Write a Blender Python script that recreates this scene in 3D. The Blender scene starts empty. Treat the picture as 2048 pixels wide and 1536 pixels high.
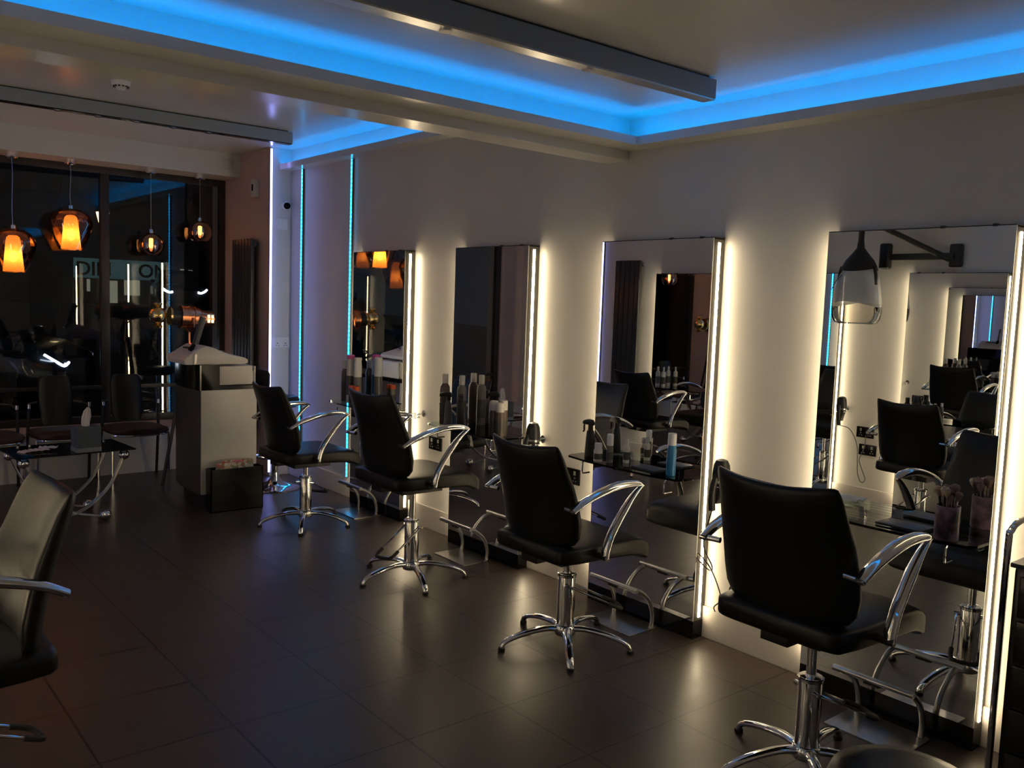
import bpy, bmesh, math, random
from mathutils import Vector, Matrix
PI = math.pi
random.seed(7)
S = bpy.context.scene
COL = S.collection
R = math.radians

# ------------------------------------------------------------------ camera, world, exposure
cam_d = bpy.data.cameras.new('camera'); cam = bpy.data.objects.new('camera', cam_d); COL.objects.link(cam)
cam_d.sensor_width = 36; cam_d.lens = 30.85; cam_d.clip_start = 0.02; cam_d.clip_end = 200
cr, cu, cf = Vector((0.77265, -0.63389, 0.03449)), Vector((0.03274, 0.09404, 0.99503)), Vector((0.63398, 0.76768, -0.09341))
M = Matrix((cr, cu, -cf)).transposed().to_4x4(); M.translation = Vector((0, 0, 1.55))
cam.matrix_world = M
S.camera = cam
W = bpy.data.worlds.new('night_sky'); S.world = W; W.use_nodes = True
W.node_tree.nodes['Background'].inputs[0].default_value = (0.010, 0.016, 0.028, 1)
W.node_tree.nodes['Background'].inputs[1].default_value = 0.35
S.view_settings.view_transform = 'Standard'; S.view_settings.look = 'None'
S.view_settings.exposure = 0.08; S.view_settings.gamma = 1.0; S.view_settings.use_curve_mapping = False
# strengths of the salon's own lamps
K_WARM = 32.0; K_COVE = 29.0; K_BLUE = 6.0; K_VIOLET = 10.0; K_PEND = 40.0

# ------------------------------------------------------------------ materials
MATS = {}
def mat(name, col=(.5,.5,.5), rough=.5, metal=0., spec=.5, trans=0., ior=1.45, emit=None, es=0., bump=0., bscale=60., coat=0., var=0., alpha=1.):
    m = bpy.data.materials.new(name); m.use_nodes = True; nt = m.node_tree; b = nt.nodes['Principled BSDF']
    b.inputs['Base Color'].default_value = (*col, 1); b.inputs['Roughness'].default_value = rough
    b.inputs['Metallic'].default_value = metal; b.inputs['Specular IOR Level'].default_value = spec
    b.inputs['Transmission Weight'].default_value = trans; b.inputs['IOR'].default_value = ior
    b.inputs['Coat Weight'].default_value = coat; b.inputs['Alpha'].default_value = alpha
    if emit: b.inputs['Emission Color'].default_value = (*emit, 1); b.inputs['Emission Strength'].default_value = es
    if bump or var:
        tc = nt.nodes.new('ShaderNodeTexCoord'); n = nt.nodes.new('ShaderNodeTexNoise'); n.inputs['Scale'].default_value = bscale
        n.inputs['Detail'].default_value = 4; nt.links.new(tc.outputs['Object'], n.inputs['Vector'])
        if bump:
            bp = nt.nodes.new('ShaderNodeBump'); bp.inputs['Strength'].default_value = bump; bp.inputs['Distance'].default_value = .002
            nt.links.new(n.outputs['Fac'], bp.inputs['Height']); nt.links.new(bp.outputs['Normal'], b.inputs['Normal'])
        if var:
            r = nt.nodes.new('ShaderNodeValToRGB'); r.color_ramp.elements[0].position = .3; r.color_ramp.elements[1].position = .7
            r.color_ramp.elements[0].color = (*[c*(1-var) for c in col], 1); r.color_ramp.elements[1].color = (*[min(1, c*(1+var)) for c in col], 1)
            nt.links.new(n.outputs['Fac'], r.inputs['Fac']); nt.links.new(r.outputs['Color'], b.inputs['Base Color'])
    MATS[name] = m; return m
def emat(name, col, s):
    m = bpy.data.materials.new(name); m.use_nodes = True; nt = m.node_tree; nt.nodes.clear()
    e = nt.nodes.new('ShaderNodeEmission'); e.inputs[0].default_value = (*col, 1); e.inputs[1].default_value = s
    o = nt.nodes.new('ShaderNodeOutputMaterial'); nt.links.new(e.outputs[0], o.inputs[0]); MATS[name] = m; return m
def thin_glass(name, tint, ior=1.5, mirror=None, gcol=(1,1,1), grough=0.0):
    m = bpy.data.materials.new(name); m.use_nodes = True; nt = m.node_tree; nt.nodes.clear()
    t = nt.nodes.new('ShaderNodeBsdfTransparent'); t.inputs[0].default_value = (*tint, 1)
    g = nt.nodes.new('ShaderNodeBsdfGlossy'); g.inputs['Roughness'].default_value = grough; g.inputs['Color'].default_value = (*gcol, 1)
    mx = nt.nodes.new('ShaderNodeMixShader'); o = nt.nodes.new('ShaderNodeOutputMaterial')
    if mirror is None:
        f = nt.nodes.new('ShaderNodeFresnel'); f.inputs[0].default_value = ior; nt.links.new(f.outputs[0], mx.inputs[0])
    else:
        f = nt.nodes.new('ShaderNodeLayerWeight'); f.inputs[0].default_value = mirror; nt.links.new(f.outputs['Facing'], mx.inputs[0])
        a = nt.nodes.new('ShaderNodeMath'); a.operation = 'MULTIPLY_ADD'; a.inputs[1].default_value = .6; a.inputs[2].default_value = mirror*.5
        nt.links.new(f.outputs['Facing'], a.inputs[0]); nt.links.new(a.outputs[0], mx.inputs[0])
    nt.links.new(t.outputs[0], mx.inputs[1]); nt.links.new(g.outputs[0], mx.inputs[2]); nt.links.new(mx.outputs[0], o.inputs[0])
    MATS[name] = m; return m
PAINT = mat('wall_paint', (.62,.60,.565), .32, var=.03, bscale=3, bump=.05)
BROWNWALL = mat('beige_wall_paint', (.50,.38,.33), .5, var=.04, bscale=3)
CEIL = mat('satin_ceiling_paint', (.60,.585,.56), .22, spec=.6)
SKIRT = mat('white_gloss_skirting', (.66,.62,.57), .25, var=.02)
RAFT = mat('blue_grey_raft_paint', (.27,.31,.36), .4)
CHROME = mat('chrome', (.82,.82,.82), .08, 1.0)
STEEL = mat('brushed_steel', (.55,.54,.52), .28, 1.0, var=.1, bscale=20)
MIRROR = mat('silvered_mirror', (.93,.95,.94), .003, 1.0)
BLACKG = mat('black_gloss', (.006,.006,.0065), .16, spec=.35)
BLACKM = mat('black_satin', (.02,.02,.021), .4)
LEATHER = mat('black_leather', (.007,.007,.007), .36, spec=.36, bump=.3, bscale=180)
RUBBER = mat('black_rubber', (.015,.015,.015), .6)
FRAME = mat('dark_window_frame', (.028,.024,.022), .35)
SIDEM = mat('dark_grey_mirror_edge', (.085,.08,.075), .4, .3)
WHITEP = mat('white_plastic', (.72,.72,.72), .35)
CREAMP = mat('cream_plastic', (.62,.58,.53), .42, var=.03, bscale=5)
DESKP = mat('silver_laminate', (.58,.56,.53), .38, .2, var=.05, bscale=6)
DESKD = mat('dark_bronze_laminate', (.075,.065,.06), .4, .1, var=.06, bscale=8)
COPPER = mat('copper', (.75,.30,.15), .22, 1.0)
GOLD = mat('polished_brass', (.80,.58,.25), .2, 1.0)
RED = mat('red_brown_seat', (.035,.013,.013), .55, var=.1)
ANTH = mat('anthracite_radiator', (.042,.044,.05), .33)
BOTB = mat('blue_bottle', (.03,.20,.42), .25, coat=.4)
GREYB = mat('grey_bottle', (.16,.155,.15), .3)
BRONZE = mat('brown_can', (.12,.09,.075), .3, .3)
ORANGE = mat('orange_cap', (.65,.10,.03), .4)
PINKP = mat('pink_cap', (.75,.12,.35), .4)
CLEARP = mat('frosted_white_cap', (.62,.60,.56), .35)
TISSUE = mat('tissue_paper', (.72,.66,.68), .8)
BOXG = mat('slate_cardboard', (.07,.085,.11), .6)
BRISTLE = mat('makeup_bristle', (.20,.13,.12), .9)
BRISTLE2 = mat('pale_bristle', (.45,.36,.28), .9)
BLUELED = emat('cove_blue_led', (.0,.30,1.), K_COVE)
WARMLED = emat('warm_white_diffuser', (1.,.80,.50), K_WARM)
VIOLED = emat('violet_white_diffuser', (.30,.33,1.), K_VIOLET)
GLASSP = thin_glass('window_glass', (.93,.95,.95), 1.52)
SHELFG = thin_glass('green_shelf_glass', (.80,.90,.86), 1.5)
SMOKE = thin_glass('smoked_amber_glass', (.52,.36,.24), mirror=.28, gcol=(.75,.60,.52))
GLOBE = thin_glass('mirrored_copper_glass', (.42,.28,.22), mirror=.62, gcol=(.80,.62,.55))
CLEAR = thin_glass('clear_plastic_visor', (.88,.86,.82), 1.4)
HOODP = mat('translucent_grey_hood', (.42,.46,.54), .3, trans=.2, alpha=.93)
FIL = emat('glowing_filament', (1.,.50,.16), 14.)
BULB = emat('warm_bulb', (1.,.60,.26), K_PEND)
VENT = emat('glowing_vent', (1.,.50,.15), 6.)
HEADL = emat('car_headlight', (.75,.85,1.), 12.)
LITWIN = emat('lit_shop_window', (.85,.85,.62), .16)
SIGNL = emat('teal_lit_sign', (.30,.62,.68), .06)
STREETL = emat('street_lamp_glass', (1.,.75,.38), 3.)
REDL = emat('red_standby_light', (1.,.03,.01), 3.)
SKIN = mat('magazine_paper', (.6,.5,.42), .45)

def blue_strip_mat():
    m = bpy.data.materials.new('dotted_cyan_led'); m.use_nodes = True; nt = m.node_tree; nt.nodes.clear()
    tc = nt.nodes.new('ShaderNodeTexCoord'); sp = nt.nodes.new('ShaderNodeSeparateXYZ'); nt.links.new(tc.outputs['Object'], sp.inputs[0])
    a = nt.nodes.new('ShaderNodeMath'); a.operation = 'MULTIPLY'; a.inputs[1].default_value = 2*PI/.033; nt.links.new(sp.outputs['Z'], a.inputs[0])
    s = nt.nodes.new('ShaderNodeMath'); s.operation = 'SINE'; nt.links.new(a.outputs[0], s.inputs[0])
    r = nt.nodes.new('ShaderNodeMapRange'); r.inputs[1].default_value = -1; r.inputs[2].default_value = 1; r.inputs[3].default_value = .45; r.inputs[4].default_value = 1.5
    nt.links.new(s.outputs[0], r.inputs[0]); k = nt.nodes.new('ShaderNodeMath'); k.operation = 'MULTIPLY'; k.inputs[1].default_value = K_BLUE
    nt.links.new(r.outputs[0], k.inputs[0]); e = nt.nodes.new('ShaderNodeEmission'); e.inputs[0].default_value = (.02,.42,1.,1)
    nt.links.new(k.outputs[0], e.inputs[1]); o = nt.nodes.new('ShaderNodeOutputMaterial'); nt.links.new(e.outputs[0], o.inputs[0]); return m
DOTLED = blue_strip_mat()

def floor_mat():
    m = bpy.data.materials.new('dark_brown_floor_tile'); m.use_nodes = True; nt = m.node_tree; b = nt.nodes['Principled BSDF']
    tc = nt.nodes.new('ShaderNodeTexCoord'); mp = nt.nodes.new('ShaderNodeMapping'); nt.links.new(tc.outputs['Object'], mp.inputs[0])
    mp.inputs['Location'].default_value = (-.285, -.24, 0)
    br = nt.nodes.new('ShaderNodeTexBrick'); br.offset = 0; br.squash = 1; br.inputs['Scale'].default_value = 1
    br.inputs['Brick Width'].default_value = .45; br.inputs['Row Height'].default_value = .45; br.inputs['Mortar Size'].default_value = .0045
    br.inputs['Mortar Smooth'].default_value = .15; br.inputs['Bias'].default_value = 0
    br.inputs['Color1'].default_value = (.053,.040,.034,1); br.inputs['Color2'].default_value = (.060,.045,.038,1); br.inputs['Mortar'].default_value = (.008,.007,.006,1)
    nt.links.new(mp.outputs[0], br.inputs['Vector'])
    n = nt.nodes.new('ShaderNodeTexNoise'); n.inputs['Scale'].default_value = 9; n.inputs['Detail'].default_value = 8; nt.links.new(tc.outputs['Object'], n.inputs['Vector'])
    mr = nt.nodes.new('ShaderNodeMapRange'); mr.inputs[3].default_value = .8; mr.inputs[4].default_value = 1.2; nt.links.new(n.outputs['Fac'], mr.inputs[0])
    mx = nt.nodes.new('ShaderNodeMix'); mx.data_type = 'RGBA'; mx.blend_type = 'MULTIPLY'; mx.inputs[0].default_value = 1
    nt.links.new(br.outputs['Color'], mx.inputs[6]); nt.links.new(mr.outputs[0], mx.inputs[7]); nt.links.new(mx.outputs[2], b.inputs['Base Color'])
    r2 = nt.nodes.new('ShaderNodeMapRange'); r2.inputs[3].default_value = .30; r2.inputs[4].default_value = .42; nt.links.new(n.outputs['Fac'], r2.inputs[0])
    nt.links.new(r2.outputs[0], b.inputs['Roughness'])
    n2 = nt.nodes.new('ShaderNodeTexNoise'); n2.inputs['Scale'].default_value = 120; n2.inputs['Detail'].default_value = 3; nt.links.new(tc.outputs['Object'], n2.inputs['Vector'])
    ad = nt.nodes.new('ShaderNodeMath'); ad.operation = 'MULTIPLY_ADD'; ad.inputs[1].default_value = -3.; nt.links.new(br.outputs['Fac'], ad.inputs[0]); nt.links.new(n2.outputs['Fac'], ad.inputs[2])
    bp = nt.nodes.new('ShaderNodeBump'); bp.inputs['Strength'].default_value = .25; bp.inputs['Distance'].default_value = .001
    nt.links.new(ad.outputs[0], bp.inputs['Height']); nt.links.new(bp.outputs[0], b.inputs['Normal'])
    b.inputs['Specular IOR Level'].default_value = .5
    return m
FLOORM = floor_mat()

def cup_mat():
    m = bpy.data.materials.new('marbled_mauve_pot'); m.use_nodes = True; nt = m.node_tree; b = nt.nodes['Principled BSDF']
    tc = nt.nodes.new('ShaderNodeTexCoord'); n = nt.nodes.new('ShaderNodeTexNoise'); n.inputs['Scale'].default_value = 16; n.inputs['Detail'].default_value = 6
    nt.links.new(tc.outputs['Object'], n.inputs['Vector']); r = nt.nodes.new('ShaderNodeValToRGB'); e = r.color_ramp.elements
    e[0].position = .4; e[0].color = (.05,.035,.05,1); e[1].position = .62; e[1].color = (.33,.20,.30,1)
    nt.links.new(n.outputs['Fac'], r.inputs[0]); nt.links.new(r.outputs[0], b.inputs['Base Color']); b.inputs['Roughness'].default_value = .3; return m
POTM = cup_mat()
def mag_mat():
    m = bpy.data.materials.new('magazine_cover'); m.use_nodes = True; nt = m.node_tree; b = nt.nodes['Principled BSDF']
    tc = nt.nodes.new('ShaderNodeTexCoord'); n = nt.nodes.new('ShaderNodeTexVoronoi'); n.inputs['Scale'].default_value = 48
    nt.links.new(tc.outputs['Object'], n.inputs['Vector']); r = nt.nodes.new('ShaderNodeValToRGB'); r.color_ramp.interpolation = 'CONSTANT'
    cs = [(0,(.55,.48,.42)),(.22,(.32,.16,.10)),(.4,(.65,.62,.58)),(.58,(.42,.10,.08)),(.72,(.20,.28,.16)),(.85,(.6,.45,.3))]
    e = r.color_ramp.elements; e[0].color = (*cs[0][1],1); e[1].position = cs[1][0]; e[1].color = (*cs[1][1],1)
    for p, c in cs[2:]: x = e.new(p); x.color = (*c,1)
    sp = nt.nodes.new('ShaderNodeSeparateColor'); nt.links.new(n.outputs['Color'], sp.inputs[0]); nt.links.new(sp.outputs[0], r.inputs[0])
    nt.links.new(r.outputs[0], b.inputs['Base Color']); b.inputs['Roughness'].default_value = .3; return m
MAGM = mag_mat()

# ------------------------------------------------------------------ mesh helpers
def nb(): return bmesh.new()
def obj(name, bm, m, parent=None, smooth=True, angle=35):
    me = bpy.data.meshes.new(name); bmesh.ops.recalc_face_normals(bm, faces=bm.faces); bm.to_mesh(me); bm.free()
    me.materials.append(m)
    if smooth:
        me.shade_smooth()
        try: me.set_sharp_from_angle(angle=R(angle))
        except Exception: pass
    o = bpy.data.objects.new(name, me); COL.objects.link(o)
    if parent: o.parent = parent
    return o
def tag(o, label, cat, group=None):
    o['label'] = label; o['category'] = cat
    if group: o['group'] = group
    return o
def thing(name, label, cat, loc=(0,0,0), rz=0, group=None):
    o = bpy.data.objects.new(name, None); COL.objects.link(o); o.location = loc; o.rotation_euler = (0,0,rz); o.empty_display_size = .05
    return tag(o, label, cat, group)
def struct(name, bm, m, parent=None, smooth=False):
    o = obj(name, bm, m, parent, smooth=smooth)
    o['kind'] = 'structure'
    return o
def clone(root, loc, rz, label, parent=None):
    def cp(o, p):
        c = o.copy(); COL.objects.link(c); c.parent = p
        for k in list(o.children): cp(k, c)
        return c
    r = cp(root, parent); r.location = loc; r.rotation_euler = (0,0,rz); r['label'] = label; return r
def box(bm, x0, x1, y0, y1, z0, z1, bev=0., seg=2):
    g = bmesh.ops.create_cube(bm, size=1.); vs = g['verts']
    for v in vs: v.co = Vector(((x0+x1)/2+v.co.x*(x1-x0), (y0+y1)/2+v.co.y*(y1-y0), (z0+z1)/2+v.co.z*(z1-z0)))
    if bev > 0:
        es = list({e for v in vs for e in v.link_edges})
        bmesh.ops.bevel(bm, geom=es, offset=bev, segments=seg, profile=.7, affect='EDGES')
    return bm
def prism(bm, pts, axis, a0, a1):
    """extrude polygon pts (2D) along axis from a0 to a1"""
    def P(p, a):
        if axis == 'z': return Vector((p[0], p[1], a))
        if axis == 'y': return Vector((p[0], a, p[1]))
        return Vector((a, p[0], p[1]))
    A = [bm.verts.new(P(p, a0)) for p in pts]; B = [bm.verts.new(P(p, a1)) for p in pts]; n = len(pts)
    bm.faces.new(A); bm.faces.new(B[::-1])
    for i in range(n): bm.faces.new((A[i], A[(i+1)%n], B[(i+1)%n], B[i]))
    return bm
def rings(bm, RR, cap=True):
    V = [[bm.verts.new(p) for p in r] for r in RR]; n = len(RR[0])
    for a, b in zip(V, V[1:]):
        for i in range(n): bm.faces.new((a[i], a[(i+1)%n], b[(i+1)%n], b[i]))
    if cap: bm.faces.new(V[0]); bm.faces.new(V[-1][::-1])
    return bm
def lathe(bm, prof, cx=0, cy=0, n=28, cap=True):
    RR = [[Vector((cx+r*math.cos(2*PI*i/n), cy+r*math.sin(2*PI*i/n), z)) for i in range(n)] for r, z in prof]
    return rings(bm, RR, cap)
def tube(bm, pts, ra, rb=None, n=10, up=None, cap=True, taper=None):
    """swept elliptical tube: ra along the side vector, rb along the other"""
    rb = ra if rb is None else rb; pts = [Vector(p) for p in pts]; RR = []
    prev = None
    for i, p in enumerate(pts):
        t = (pts[min(i+1, len(pts)-1)] - pts[max(i-1, 0)]).normalized()
        if up is not None: s = Vector(up)
        else:
            if prev is None: s = Vector((0,0,1)).cross(t); s = s if s.length > 1e-3 else Vector((1,0,0))
            else: s = prev
        s = (s - t*s.dot(t)).normalized(); prev = s; q = t.cross(s)
        k = taper[i] if taper else 1.
        RR.append([p + s*math.cos(2*PI*j/n)*ra*k + q*math.sin(2*PI*j/n)*rb*k for j in range(n)])
    return rings(bm, RR, cap)
def curve(pts, m=8):
    """catmull-rom through points"""
    P = [Vector(p) for p in pts]; P = [P[0]*2-P[1]] + P + [P[-1]*2-P[-2]]; out = []
    for i in range(1, len(P)-2):
        for k in range(m):
            t = k/m; a, b, c, d = P[i-1:i+3]
            out.append(.5*((2*b)+(c-a)*t+(2*a-5*b+4*c-d)*t*t+(3*b-a-3*c+d)*t**3))
    return out + [P[-2]]
def srect(hw, hh, n=28, e=5.):
    o = []
    for i in range(n):
        a = 2*PI*i/n; c, s = math.cos(a), math.sin(a)
        o.append((hw*math.copysign(abs(c)**(2/e), c), hh*math.copysign(abs(s)**(2/e), s)))
    return o
def sphere(bm, c, r, u=20, v=12, sz=1.):
    g = bmesh.ops.create_uvsphere(bm, u_segments=u, v_segments=v, radius=r)
    for q in g['verts']: q.co = Vector((q.co.x, q.co.y, q.co.z*sz)) + Vector(c)
    return bm
def disc_x(bm, x0, x1, y, z, r, n=20):
    return tube(bm, [(x0,y,z),(x1,y,z)], r, n=n, up=(0,1,0))

WX = 3.308      # mirror wall
OX = -0.22      # opposite wall
YB = -1.6       # back of the room
YC = 7.0        # corner column face
XS = 3.12       # side wall by the window
ZF, ZR = 2.48, 2.75   # ceilings, front and rear zone

# ------------------------------------------------------------------ room shell
struct('floor', box(nb(), -.5, 3.6, YB-.2, 8.3, -.06, 0), FLOORM)
b = box(nb(), WX, WX+.12, YB, 8.3, 0, 2.9); struct('wall_right', b, PAINT)
struct('wall_left', box(nb(), OX-.12, OX, YB, 8.3, 0, 2.9), PAINT)
struct('wall_back', box(nb(), OX, WX, YB-.12, YB, 0, 2.9), PAINT)
struct('wall_corner', box(nb(), XS, WX, YC, 8.3, 0, 2.75), PAINT)
struct('wall_radiator', box(nb(), XS-.006, XS, YC+.02, 8.1, 0, 2.75), BROWNWALL)
struct('wall_under_window', box(nb(), OX, XS-.006, 7.65, 8.1, 0, .375), PAINT)
struct('wall_over_window', box(nb(), OX, XS-.006, 7.63, 8.2, 2.555, 2.75), PAINT)
struct('wall_beside_window', box(nb(), OX, .09, 7.95, 8.2, .375, 2.555), BROWNWALL)
struct('trim_sill', box(nb(), .09, XS-.006, 7.64, 8.08, .375, .392, .003), BROWNWALL)
struct('ceiling', box(nb(), OX, WX, YB, 3.14, ZF, 2.60), CEIL)
struct('ceiling_rear', box(nb(), OX, WX, 3.305, 8.2, ZR, 2.87), CEIL)
struct('trim_beam', box(nb(), OX, WX, 3.14, 3.305, 2.28, 2.80, .002), CEIL)
# ledges with a low lip: the hidden coves
def ledge(name, x0, x1, y0, y1, z0, z1, lipx=None, lipy=None, zl=None):
    bm = nb()
    if lipx is not None:
        box(bm, lipx[0], lipx[1], y0, y1, z0, zl)
        if lipx[0] > 1: box(bm, lipx[1], x1, y0, y1, z0, z0+.010)
        else: box(bm, x0, lipx[0], y0, y1, z0, z0+.010)
    if lipy is not None:
        box(bm, x0, x1, lipy[0], lipy[1], z0, zl); box(bm, x0, x1, lipy[1], y1, z0, z0+.010)
    struct(name, bm, CEIL)
struct('trim_ledge_corner', box(nb(), 3.206, WX, 2.985, 3.14, 2.325, 2.335), CEIL)
ledge('trim_ledge_right', 3.194, WX, YB, 2.985, 2.325, 0, lipx=(3.194,3.206), zl=2.366)
ledge('trim_ledge_left', OX, OX+.114, YB, 2.985, 2.325, 0, lipx=(OX+.102,OX+.114), zl=2.366)
ledge('trim_ledge_beam', OX, 3.206, 2.985, 3.14, 2.325, 0, lipy=(2.985,2.997), zl=2.366)
ledge('trim_ledge_rear_right', 3.194, WX, 3.305, YC, 2.575, 0, lipx=(3.194,3.206), zl=2.622)
ledge('trim_ledge_rear_left', OX, OX+.114, 3.305, 7.63, 2.575, 0, lipx=(OX+.102,OX+.114), zl=2.622)
def skirt(name, x0, x1, y0, y1):
    bm = nb(); box(bm, x0, x1, y0, y1, 0, .150, .004); struct(name, bm, SKIRT)
skirt('baseboard_right', WX-.012, WX, YB, YC); skirt('baseboard_left', OX, OX+.012, YB, 7.65)
skirt('baseboard_corner', XS, WX-.012, YC-.012, YC); skirt('baseboard_back', OX+.012, WX-.012, YB, YB+.012)
# window
wroot = bpy.data.objects.new('window_1', None); COL.objects.link(wroot); wroot['kind'] = 'structure'; wroot.location = (0,8.0,0)
bm = nb()
box(bm, .09, XS-.006, -.03, .03, .392, .452, .004); box(bm, .09, XS-.006, -.03, .03, 2.50, 2.555, .004)
box(bm, .09, .15, -.03, .03, .45, 2.5, .004); box(bm, XS-.056, XS-.006, -.03, .03, .45, 2.5, .004)
obj('window_frame', bm, FRAME, wroot)
for x in (1.06, 2.08): obj('mullion', box(nb(), x-.034, x+.034, -.032, .032, .45, 2.5, .004), FRAME, wroot)
obj('transom_bar', box(nb(), .15, XS-.056, -.02, .02, .685, .715, .003), FRAME, wroot)
for x0, x1 in ((.15,1.026),(1.094,2.046),(2.114,XS-.056)):
    obj('pane', box(nb(), x0, x1, -.003, .003, .45, 2.5), GLASSP, wroot, smooth=False)

# ------------------------------------------------------------------ LED strips
def led_bar(name, bm, m, label, group=None):
    return tag(obj(name, bm, m, None, smooth=False), label, 'led strip', group)
led_bar('cove_led_strip', box(nb(), 3.225, 3.238, YB+.05, 3.03, 2.3385, 2.340), BLUELED, 'blue LED strip hidden in the front ceiling cove above the lit mirrors')
led_bar('cove_led_strip', box(nb(), OX+.070, OX+.083, YB+.05, 2.98, 2.3385, 2.340), BLUELED, 'blue LED strip hidden in the front ceiling cove on the opposite wall')
led_bar('cove_led_strip', box(nb(), OX+.1, 3.22, 3.016, 3.029, 2.3385, 2.340), BLUELED, 'blue LED strip hidden in the cove along the cross beam')
led_bar('cove_led_strip', box(nb(), 3.228, 3.241, 3.32, YC-.02, 2.5885, 2.590), BLUELED, 'blue LED strip hidden in the raised rear ceiling cove by the window end')
led_bar('cove_led_strip', box(nb(), OX+.067, OX+.080, 3.32, 7.6, 2.5885, 2.590), BLUELED, 'blue LED strip hidden in the rear ceiling cove on the opposite wall')
def wall_strip(x, y, z0, z1, label, mled, w=.012, face=-1):
    t = thing('wall_led_strip', label, 'led strip', (x, y, z0))
    obj('channel', box(nb(), -.004 if face < 0 else -.012, .012 if face < 0 else .004, -w/2-.002, w/2+.002, 0, z1-z0), SIDEM, t, smooth=False)
    obj('diffuser', box(nb(), -.009 if face < 0 else .004, -.004 if face < 0 else .009, -w/2, w/2, .004, z1-z0-.004), mled, t, smooth=False)
    return t
wall_strip(WX-.012, 6.78, .155, 2.574, 'dotted cyan LED strip on the wall between corner and the farthest mirror', DOTLED, .014)
wall_strip(WX-.012, 5.955, .155, 2.574, 'dotted cyan LED strip running down beside the farthest mirror', DOTLED, .014)
t = thing('wall_led_strip', 'violet-white LED strip on the corner edge beside the tall radiator', 'led strip', (XS-.004, YC, .03))
obj('channel', box(nb(), -.010, .010, -.012, .004, 0, 2.71), SIDEM, t, smooth=False)
obj('diffuser', box(nb(), -.008, .008, -.018, -.012, .004, 2.706), VIOLED, t, smooth=False)
wall_strip(OX+.012, 6.62, .155, 2.574, 'violet-white LED strip on the opposite wall seen in the mirror', VIOLED, .014, face=1)

# ------------------------------------------------------------------ ceiling rafts
def raft(x1, y, z0, z1, d, label):
    t = thing('ceiling_light_raft', label, 'ceiling raft', (0, y, z0))
    obj('raft_body', box(nb(), OX+.25, x1, 0, d, .006, z1-z0, .002), RAFT, t, smooth=False)
    obj('mirrored_underside', box(nb(), OX+.252, x1-.002, .003, d-.003, 0, .006), STEEL if z0 < 2.5 else BLACKG, t, smooth=False)
    obj('fixing_rail', box(nb(), OX+.3, x1-.03, .015, d-.015, z1-z0, z1-z0+(ZF if z0 < 2.5 else ZR)-z1), BLACKM, t, smooth=False)
    for i in range(5 if z0 > 2.5 else 3):
        bm = nb(); x = (1.35+.24*i) if z0 > 2.5 else (1.0+.62*i)
        tube(bm, [(x, d/2, -.006), (x, d/2, .004)], .022, n=20, up=(0,1,0)); obj('spotlight_rim', bm, CHROME, t)
    return t
raft(2.93, 2.315, 2.390, 2.472, .065, 'long blue-grey ceiling raft over the chairs, mirrored underside')
raft(2.93, 6.20, 2.655, 2.742, .065, 'long grey ceiling raft near the shop window, dark underside')

# smoke detector
t = thing('smoke_detector', 'small white round smoke detector on the rear ceiling', 'smoke detector', (1.542, 5.546, ZR))
bm = nb(); lathe(bm, [(.0,-.045),(.022,-.045),(.03,-.036),(.030,-.028),(.048,-.026),(.054,-.012),(.054,0)]); obj('housing', bm, WHITEP, t)
bm = nb()
for i in range(12):
    a = 2*PI*i/12; box(bm, .040*math.cos(a)-.004, .040*math.cos(a)+.004, .040*math.sin(a)-.004, .040*math.sin(a)+.004, -.034, -.026)
obj('vent_slots', bm, BLACKM, t); obj('indicator_lamp', sphere(nb(), (0,0,-.047), .004, 10, 6), WHITEP, t)

# ------------------------------------------------------------------ styling mirrors
def make_station(label):
    """local: origin on floor at wall, +x into the room, width along y"""
    t = thing('styling_mirror', label, 'mirror', group='backlit styling mirrors')
    D, HW, H = .078, .35, 1.868
    obj('backing_box', box(nb(), .0, D, -HW, HW, .0, H-.004, .002), SIDEM, t, smooth=False)
    obj('plinth', box(nb(), .0, D+.004, -HW-.001, HW+.001, 0, .085, .002), BLACKG, t, smooth=False)
    obj('mirror_glass', box(nb(), D, D+.005, -HW, HW, .087, H), MIRROR, t, smooth=False)
    obj('top_edge', box(nb(), .0, D+.005, -HW, HW, H, H+.004), BLACKM, t, smooth=False)
    for s in (-1, 1):
        bm = nb(); prism(bm, [(.031,s*(HW-.002)),(.049,s*(HW-.002)),(.0475,s*(HW+.0022)),(.0325,s*(HW+.0022))], 'z', .10, H-.02); obj('led_strip', bm, WARMLED, t, smooth=False)
    for yy in (.1, .28):
        obj('mirror_clip', box(nb(), D-.01, D+.008, yy-.008-.35*0, yy+.008, H-.002, H+.008, .002), BLACKM, t)
    # glass shelf and its bracket
    bm = nb(); pts = [(D+.007,-.37),(D+.17,-.37)]
    outline = [(D+.007,-.37),(D+.15,-.37),(D+.185,-.35),(D+.21,-.2),(D+.215,0),(D+.21,.2),(D+.185,.35),(D+.15,.37),(D+.007,.37)]
    prism(bm, outline, 'z', .772, .782); sh = obj('glass_shelf', bm, SHELFG, t, smooth=False)
    bm = nb(); tube(bm, [(D+.205,-.2,.777),(D+.2105,0,.777),(D+.205,.2,.777)], .0012, .004, n=6); 
    obj('shelf_edge', bm, BLACKG, sh)
    for s in (-1, 1):
        bm = nb(); y = s*.27
        tube(bm, curve([(D+.005,y,.762),(D+.14,y,.762),(D+.158,y,.758),(D+.162,y,.742),(D+.162,y,.71),(D+.155,y,.70),(D+.11,y,.70)], 4), .0045, n=8)
        obj('towel_hook', bm, CHROME, sh)
    return t
def place_mirror(st, x, y, rz): st.location = (x, y, 0); st.rotation_euler = (0,0,rz)
st0 = make_station('backlit styling mirror at the far end, beside the cyan LED strip'); place_mirror(st0, WX, 5.435, PI)
clone(st0, (WX,4.150,0), PI, 'second backlit styling mirror from the window end, reflecting the tissue box')
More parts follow.
